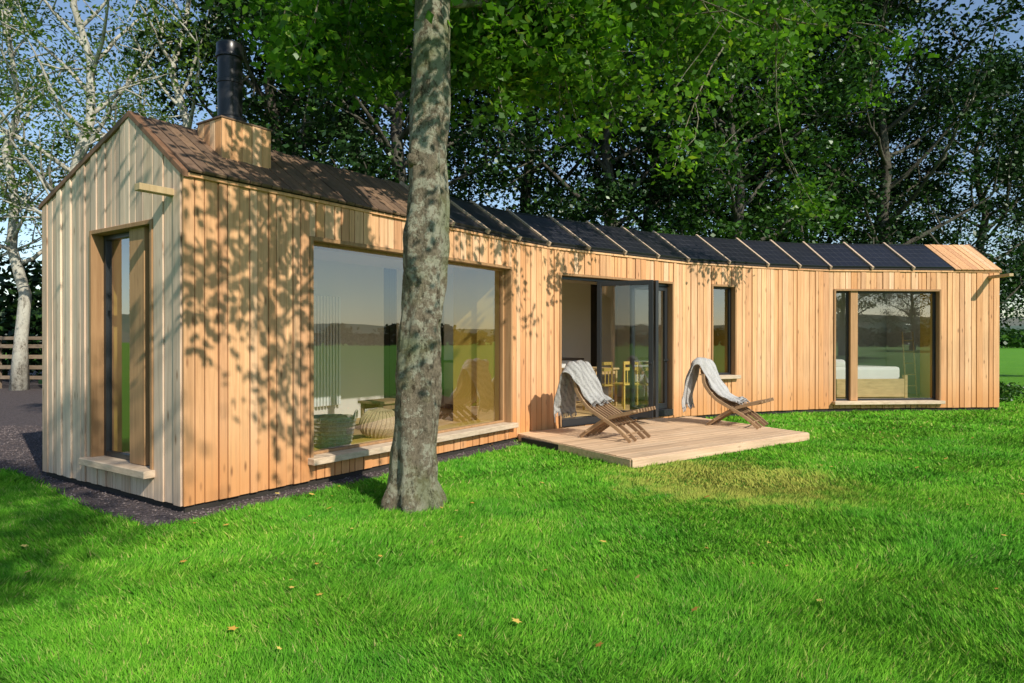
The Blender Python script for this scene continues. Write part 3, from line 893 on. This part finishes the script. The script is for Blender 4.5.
nf = 170
x = rng.uniform(-5, 9, nf * 3); y = rng.uniform(2.6, 12, nf * 3)
ok = ~(pip(x, y, hpoly) | pip(x, y, dpoly)); x = x[ok][:nf]; y = y[ok][:nf]; nf = len(x)
VV = []
r = rng.uniform(.012, .036, nf); a = rng.uniform(0, 6.28, nf)
tl = rng.normal(size=nf) * .4
for k_, (rr) in enumerate([1, .55, 1.0, .5, .9, .55, .95, .5, .9, .45]):
    an = a + k_ * np.pi / 5
    VV.append(np.stack([x + r * rr * np.cos(an), y + r * rr * np.sin(an), .042 + r * rr * np.cos(an) * tl], 1))
mfl, nt, out = newmat('fallen_leaf')
geo = nt.nodes.new('ShaderNodeNewGeometry'); pr = nt.nodes.new('ShaderNodeBsdfPrincipled'); pr.inputs['Roughness'].default_value = .6
L(nt, ramp(nt, geo.outputs['Random Per Island'], [(0, (.40, .16, .03)), (.5, (.7, .40, .06)), (1, (.75, .60, .15))]), pr.inputs['Base Color']); L(nt, pr.outputs[0], out.inputs[0])
np_mesh('fallen_leaves', np.stack(VV, 1).reshape(-1, 3), 10, mfl)

# ------------------------------------------------------------------ trees
def leaves(name, C, Ls, Ws, mat, parent=None, up=0.4):
    n = len(C)
    nrm = rng.normal(size=(n, 3)); nrm[:, 2] = np.abs(nrm[:, 2]) + up; nrm /= np.linalg.norm(nrm, axis=1)[:, None]
    t = rng.normal(size=(n, 3)); t -= nrm * (t * nrm).sum(1)[:, None]; t /= np.linalg.norm(t, axis=1)[:, None]
    b = np.cross(nrm, t)
    l = (Ls * rng.uniform(.6, 1.3, n) / 2)[:, None]; w_ = (Ws * rng.uniform(.6, 1.3, n) / 2)[:, None]
    v = np.stack([C + t * l, C + b * w_ + t * l * .15, C - t * l, C - b * w_ + t * l * .15], 1).reshape(-1, 3)
    return np_mesh(name, v, 4, mat, parent)

def rv(s=1.0): return Vector((random.gauss(0, s), random.gauss(0, s), random.gauss(0, s)))

def branch_pts(start, dirn, length, n=5, curl=.12, up=.08):
    pts = [Vector(start)]; d = dirn.normalized()
    for i in range(n):
        d = (d + rv(curl) + Vector((0, 0, up))).normalized()
        pts.append(pts[-1] + d * length / n)
    return pts

def tree_data(seed, H, r0, cb, R, nl, per, sig, upl=.5):
    random.seed(seed)
    mb = MB(); cl = []
    tr = [Vector((0, 0, 0))]
    nn = 9
    for i in range(1, nn + 1):
        tr.append(Vector((random.gauss(0, .12) * i * .35, random.gauss(0, .12) * i * .35, H * .92 * i / nn)))
    mb.tube(tr, [r0 * 1.35] + [r0 * (1 - .85 * i / nn) for i in range(1, nn + 1)], 9)
    for i in range(nl):
        f = (i + random.random() * .6) / nl
        h = cb + (H * .93 - cb) * f
        k = h / (H * .92) * nn; k0 = min(int(k), nn - 1)
        st = tr[k0].lerp(tr[k0 + 1], min(1, k - k0))
        az = i * 2.399 + random.uniform(-.4, .4)
        ln = R * (math.sin(math.pi * (.22 + .70 * f)) ** .7) * random.uniform(.75, 1.15)
        e = upl * (.3 + 1.2 * f)
        d = Vector((math.cos(az) * math.cos(e), math.sin(az) * math.cos(e), math.sin(e)))
        pts = branch_pts(st, d, ln, 6)
        rr = r0 * .38 * (1 - .6 * f)
        mb.tube(pts, [rr * (1 - .14 * j) for j in range(7)], 6, cap=False)
        cl.append((pts[-1], 1.0))
        for j in range(6):
            q = random.uniform(.3, 1) * 6; q0 = min(int(q), 5)
            s2 = pts[q0].lerp(pts[q0 + 1], q - q0)
            d2 = (d * .5 + rv(.6)).normalized()
            p2 = branch_pts(s2, d2, ln * random.uniform(.25, .5), 3, .2)
            mb.tube(p2, [rr * .38, rr * .3, rr * .2, rr * .1], 5, cap=False)
            cl.append((p2[-1], 1.0)); cl.append((p2[2], .7))
    cs = []
    for c, wgt in cl:
        n = int(per * wgt * random.uniform(.5, 1.4))
        s = sig * random.uniform(.6, 1.1)
        cs.append(np.array(c)[None, :] + rng.normal(size=(n, 3)) * np.array([s, s, s * .5]))
    return mb, np.concatenate(cs)

F_dark = foliage('dark_foliage', [(0, (.010, .032, .008)), (.5, (.018, .050, .012)), (.88, (.030, .078, .018)), (1, (.07, .14, .03))], trans=0, gloss=.12)
F_mid = foliage('green_foliage', [(0, (.018, .058, .009)), (.5, (.032, .092, .014)), (.9, (.052, .14, .022)), (1, (.10, .20, .035))], trans=.2, gloss=.10)
F_maple = foliage('maple_foliage', [(0, (.045, .13, .012)), (.5, (.075, .20, .018)), (.9, (.13, .28, .03)), (1, (.22, .33, .04))], trans=.5, gloss=.08)
F_ash = foliage('ash_foliage', [(0, (.06, .12, .02)), (.5, (.10, .18, .035)), (1, (.17, .26, .06))], trans=.35, gloss=.10)
B_front = bark('front_bark', (.09, .07, .045), (.24, .20, .14), (.46, .45, .34), 9, green=.5)
B_dark = bark('dark_bark', (.04, .035, .03), (.09, .08, .065), (.12, .12, .09), 3)
B_ash = bark('ash_bark', (.30, .28, .23), (.46, .43, .36), (.55, .53, .45), 2)

def tree_mesh(seed, name, H, r0, cb, R, nl, per, sig, Lf, Wf, lm, bm_, upl=.5):
    mb, C = tree_data(seed, H, r0, cb, R, nl, per, sig, upl)
    e = empty(name)
    t = mb.obj('trunk', [bm_], e, recalc=False); l = leaves('crown', C, Lf, Wf, lm, e)
    return e, t, l
def instance(src, name, loc, rz, sc):
    e, t, l = src
    n = empty(name, loc, rz); n.scale = sc
    for o in (t, l):
        c = bpy.data.objects.new(o.name.split('.')[0], o.data); link(c, n)
    return n
def place(src, loc, rz, sc): src[0].location = loc; src[0].rotation_euler = (0, 0, rz); src[0].scale = sc

T = [tree_mesh(101, 'broadleaf_tree', 16, .34, 3.2, 5.0, 26, 95, .55, .19, .13, F_dark, B_dark),
     tree_mesh(102, 'broadleaf_tree', 15, .30, 2.6, 4.6, 26, 95, .5, .18, .12, F_dark, B_dark),
     tree_mesh(103, 'broadleaf_tree', 14, .28, 3.0, 4.8, 22, 95, .5, .19, .13, F_mid, B_dark)]
TA = [tree_mesh(104, 'ash_tree', 15, .24, 4.0, 3.6, 22, 34, .42, .15, .07, F_ash, B_ash, .9),
      tree_mesh(105, 'ash_tree', 14, .20, 3.5, 3.2, 20, 30, .42, .15, .07, F_ash, B_ash, .9)]
place(T[0], (-3.5, 21.5, 0), .4, (1, 1, 1.0))
place(T[1], (3.2, 23, 0), 1.4, (1, 1, 1.05))
place(T[2], (7.2, 22.0, 0), 2.4, (.9, .9, .9))
for k, (s, x, y, rz, sc) in enumerate([
    (1, -7.4, 21.0, .9, 1.0), (0, 13.0, 24.0, 2.9, .90), (1, 17.6, 25.5, 4.2, .80), (0, .5, 28, 3.6, 1.1), (1, 6, 29, 5.2, 1.1), (0, -6, 28, 2.0, 1.1),
    (0, 11, 30, .3, 1.0), (1, 9.8, 25.0, 1.2, .95), (1, 16.5, 31, 2.2, .80), (1, 22.0, 28, 5.0, .70)]):
    instance(T[s], 'broadleaf_tree', (x, y, 0), rz, (sc, sc, sc))
place(TA[0], (-11.8, 18.5, 0), .2, (1, 1, 1))
place(TA[1], (-14.8, 20.5, 0), 1.2, (1, 1, 1))
for (s, x, y, rz, sc) in [(0, -17.5, 22.0, 2.2, 1.0), (1, -9.8, 20.5, 3.1, 1.1), (0, -21.5, 27, 4, 1.0), (1, -16.5, 30, 5.2, 1.1)]:
    instance(TA[s], 'ash_tree', (x, y, 0), rz, (sc, sc, sc))
# unseen tree added behind the camera so its high crown shades the left lawn
rear = tree_mesh(106, 'rear_shade_tree', 11.6, .12, 7.8, 1.9, 18, 30, .30, .13, .10, F_mid, B_ash, .5)
place(rear, (3.35, -4.6, 0), 0, (1, 1, 1))

def hedge(name, pts, hgt, wid, n, Lf, Wf, mat):
    C = []
    segs = list(zip(pts[:-1], pts[1:])); tot = sum(math.dist(a, b) for a, b in segs)
    for a, b in segs:
        ln = math.dist(a, b); m_ = int(n * ln / tot)
        t = rng.random(m_)
        bx = a[0] + (b[0] - a[0]) * t; by = a[1] + (b[1] - a[1]) * t
        hv = hgt * (.72 + .28 * np.sin(bx * .9 + 1.3) * np.sin(bx * .37 + by * .5) + .15 * np.sin(bx * 2.7 + by))
        z = hv * rng.random(m_) ** .6
        lat = rng.normal(size=m_) * wid * .33 * np.sqrt(np.clip(1.1 - (z / hgt) ** 2, .15, 1))
        C.append(np.stack([bx + rng.normal(size=m_) * .3, by + lat, z], 1))
    return leaves(name, np.concatenate(C), Lf, Wf, mat)
hedge('hedge', [(-26, 27), (-12, 25), (4, 26), (12, 26.5), (18, 28)], 5.2, 3.2, 42000, .30, .20, F_dark)
hedge('shrub', [(11.3, 16.4), (12.2, 17.0)], .7, .7, 2500, .08, .05, F_mid)
hedge('hedgerow', [(40, 95), (80, 115), (150, 125)], 3.4, 5, 14000, .8, .6, F_mid)
hedge('hedgerow', [(-160, -60), (-60, -95), (40, -105), (120, -90), (150, -20), (150, 60)], 4.5, 7, 26000, 1.3, 1.0, F_dark)
for (s, x, y, rz, sc) in [(0, 30, -38, 1, .9), (1, 38, -30, 2, .9), (1, -20, -70, 3, .9), (0, 70, -60, 1, 1), (1, 12, -60, 4, .8)]:
    instance(T[s], 'broadleaf_tree', (x, y, 0), rz, (sc, sc, sc))

hm = MB(); na = 160; nr = 7
for j in range(nr):
    rr = 330 + j * 110
    for i in range(na):
        a = 2 * math.pi * i / na
        h = (math.sin(math.pi * j / (nr - 1)) ** 1.2) * (16 + 14 * mnoise.noise(Vector((math.cos(a) * 2.2, math.sin(a) * 2.2, 1))) + 7 * mnoise.noise(Vector((math.cos(a) * 6, math.sin(a) * 6, j * .4))))
        hm.v.append((rr * math.cos(a), rr * math.sin(a), max(h, 0) - .6))
for j in range(nr - 1):
    for i in range(na):
        i2 = (i + 1) % na
        hm.f.append([j * na + i, (j + 1) * na + i, (j + 1) * na + i2, j * na + i2]); hm.m.append(0); hm.s.append(True)
m, nt, out = newmat('hill_fields')
tc = nt.nodes.new('ShaderNodeTexCoord'); vo = nt.nodes.new('ShaderNodeTexVoronoi'); vo.inputs['Scale'].default_value = .011
L(nt, tc.outputs['Object'], vo.inputs['Vector'])
col = ramp(nt, vo.outputs['Color'], [(0, (.07, .12, .04)), (.4, (.11, .16, .05)), (.6, (.26, .22, .10)), (1, (.06, .10, .04))])
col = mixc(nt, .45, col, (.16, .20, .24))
pr = nt.nodes.new('ShaderNodeBsdfDiffuse'); L(nt, col, pr.inputs['Color']); L(nt, pr.outputs[0], out.inputs[0])
hm.obj('hills', [m], recalc=False)

# front tree -----------------------------------------------------------
random.seed(77)
ft = empty('maple_tree')
mb = MB()
tp = [(-.905, 6.28, -.05), (-.90, 6.28, .05), (-.895, 6.28, .2), (-.885, 6.28, .5), (-.85, 6.28, 1.0), (-.845, 6.28, 1.5), (-.81, 6.29, 2.1), (-.775, 6.30, 2.7), (-.785, 6.31, 3.3), (-.76, 6.32, 4.0), (-.74, 6.35, 5.0), (-.78, 6.4, 6.2), (-.7, 6.4, 7.4), (-.7, 6.5, 8.6)]
tr_ = [.28, .25, .225, .21, .20, .198, .19, .178, .18, .178, .15, .12, .08, .03]
pts = catmull([Vector(p_) for p_ in tp], 7)
rad = []
for i in range(len(tr_) - 1):
    for k in range(7): rad.append(tr_[i] + (tr_[i + 1] - tr_[i]) * k / 7)
rad.append(tr_[-1])
mb.tube(pts, rad, 56, wob=.26)
for k in range(6):
    a = k * 1.1 + .3
    d = Vector((math.cos(a), math.sin(a), 0))
    s = Vector((-.9, 6.28, .26)) + d * .09
    mb.tube([s, s + d * .08 - Vector((0, 0, .12)), s + d * .15 - Vector((0, 0, .22)), s + d * .2 - Vector((0, 0, .29))], [.10, .095, .075, .04], 10, wob=.2)
for z, an in ((1.35, 3.6), (2.05, 4.4), (2.7, 5.3), (1.75, 5.8), (3.15, 3.9)):
    c_ = Vector((-.85 + .03 * (z - 1), 6.29, z)); d = Vector((math.cos(an), math.sin(an), .15))
    mb.tube([c_ + d * .13 - Vector((0, 0, .03)), c_ + d * .18, c_ + d * .205], [.075, .055, .02], 10, wob=.25)
cl = []
def limb(z0, target, r, subs=9, dens=1.0, spread=1.0, droop=0.0, sublen=.42):
    st = Vector((-.78, 6.35, z0)); tg = Vector(target); v = tg - st; ln = v.length
    n = 8; p_ = []
    bend = Vector((random.gauss(0, .08), random.gauss(0, .08), random.uniform(.06, .16))) * ln
    for i in range(n + 1):
        t = i / n
        p_.append(st + v * t + bend * math.sin(math.pi * t) + rv(.03) * (i > 0))
    mb.tube(p_, [r * (1 - .85 * i / n) + .006 for i in range(n + 1)], 8, cap=False)
    cl.append((p_[-1], dens))
    for j in range(subs):
        q = random.uniform(.25, 1) * n; q0 = min(int(q), n - 1); s2 = p_[q0].lerp(p_[q0 + 1], q - q0)
        d2 = (v.normalized() * .7 + rv(.55) * spread); d2.z -= droop
        l2 = ln * random.uniform(.18, sublen)
        b2 = branch_pts(s2, d2, l2, 4, .15, 0)
        mb.tube(b2, [r * .25, r * .2, r * .14, r * .09, .004], 5, cap=False)
        for c in (b2[2], b2[3], b2[4]): cl.append((c, dens * .6))
        for jj in range(2):
            b3 = branch_pts(b2[random.choice((2, 3))], d2 + rv(.6), l2 * .5, 3, .2, -.03)
            mb.tube(b3, [r * .1, .008, .006, .003], 4, cap=False)
            cl.append((b3[-1], dens * .7))
limb(4.8, (1.2, 9.6, 5.3), .06, 14, 1.2)
limb(4.8, (3.4, 10.2, 5.9), .07, 16, 1.2)
limb(5.0, (4.6, 11.2, 6.3), .07, 18, 1.2)
limb(5.2, (2.2, 9.6, 6.0), .06, 14, 1.2)
limb(4.7, (.3, 9.5, 4.9), .05, 12, 1.1, droop=.1)
limb(5.4, (.5, 10.0, 6.3), .06, 10, 1.1)
limb(4.8, (-2.2, 8.9, 5.0), .05, 12, 1.1, droop=.1)
limb(4.8, (-.9, 8.4, 4.9), .04, 10, 1.1, droop=.1)
limb(5.0, (-3.0, 8.2, 6.0), .06, 10, .9)
limb(5.4, (-1.2, 10.2, 6.4), .06, 10, 1)
limb(5.8, (3.8, 9.6, 7.2), .06, 12, 1)
limb(6.4, (-3.0, 7.0, 8.4), .06, 8, .8)
limb(6.6, (1.6, 7.6, 8.8), .06, 8, .8)
limb(7.2, (-.6, 7.2, 9.8), .05, 8, .8)
limb(4.9, (-.2, 3.7, 4.6), .05, 9, .5)
limb(5.0, (.5, 3.1, 4.9), .05, 7, .45)
limb(4.9, (-.7, 4.3, 4.5), .04, 6, .45)
limb(5.4, (-.1, 3.2, 5.5), .05, 9, .5)
limb(5.2, (-1.6, 4.0, 5.6), .05, 8, .5)
mb.obj('trunk', [B_front], ft, recalc=False)
cs = []
for c, wgt in cl:
    n = int(75 * wgt * random.uniform(.5, 1.4)); s = random.uniform(.12, .25)
    cs.append(np.array(c)[None, :] + rng.normal(size=(n, 3)) * np.array([s, s, s * .55]))
C = np.concatenate(cs)
leaves('crown', C, .105, .085, F_maple, ft, up=.3)

# ------------------------------------------------------------------ fence
fe = empty('post_and_rail_fence'); t = MB()
FF = Fr(Vector((-24, 22.3)), Vector((-12.6, 20.6)))
npst = 7
for k in range(npst + 1):
    s = FF.len * k / npst
    fbox(t, FF, s - .06, s + .06, -.06, .06, 0, 1.62)
for k in range(npst):
    for z in (.30, .62, .94, 1.26, 1.50):
        s0_ = FF.len * k / npst; s1_ = FF.len * (k + 1) / npst
        fbox(t, FF, s0_ + .005, s1_ - .005, .062, .10, z + random.uniform(-.012, .012), z + .11)
t.obj('rails_and_posts', [M_fence], fe, bevel=.006)
print('done')
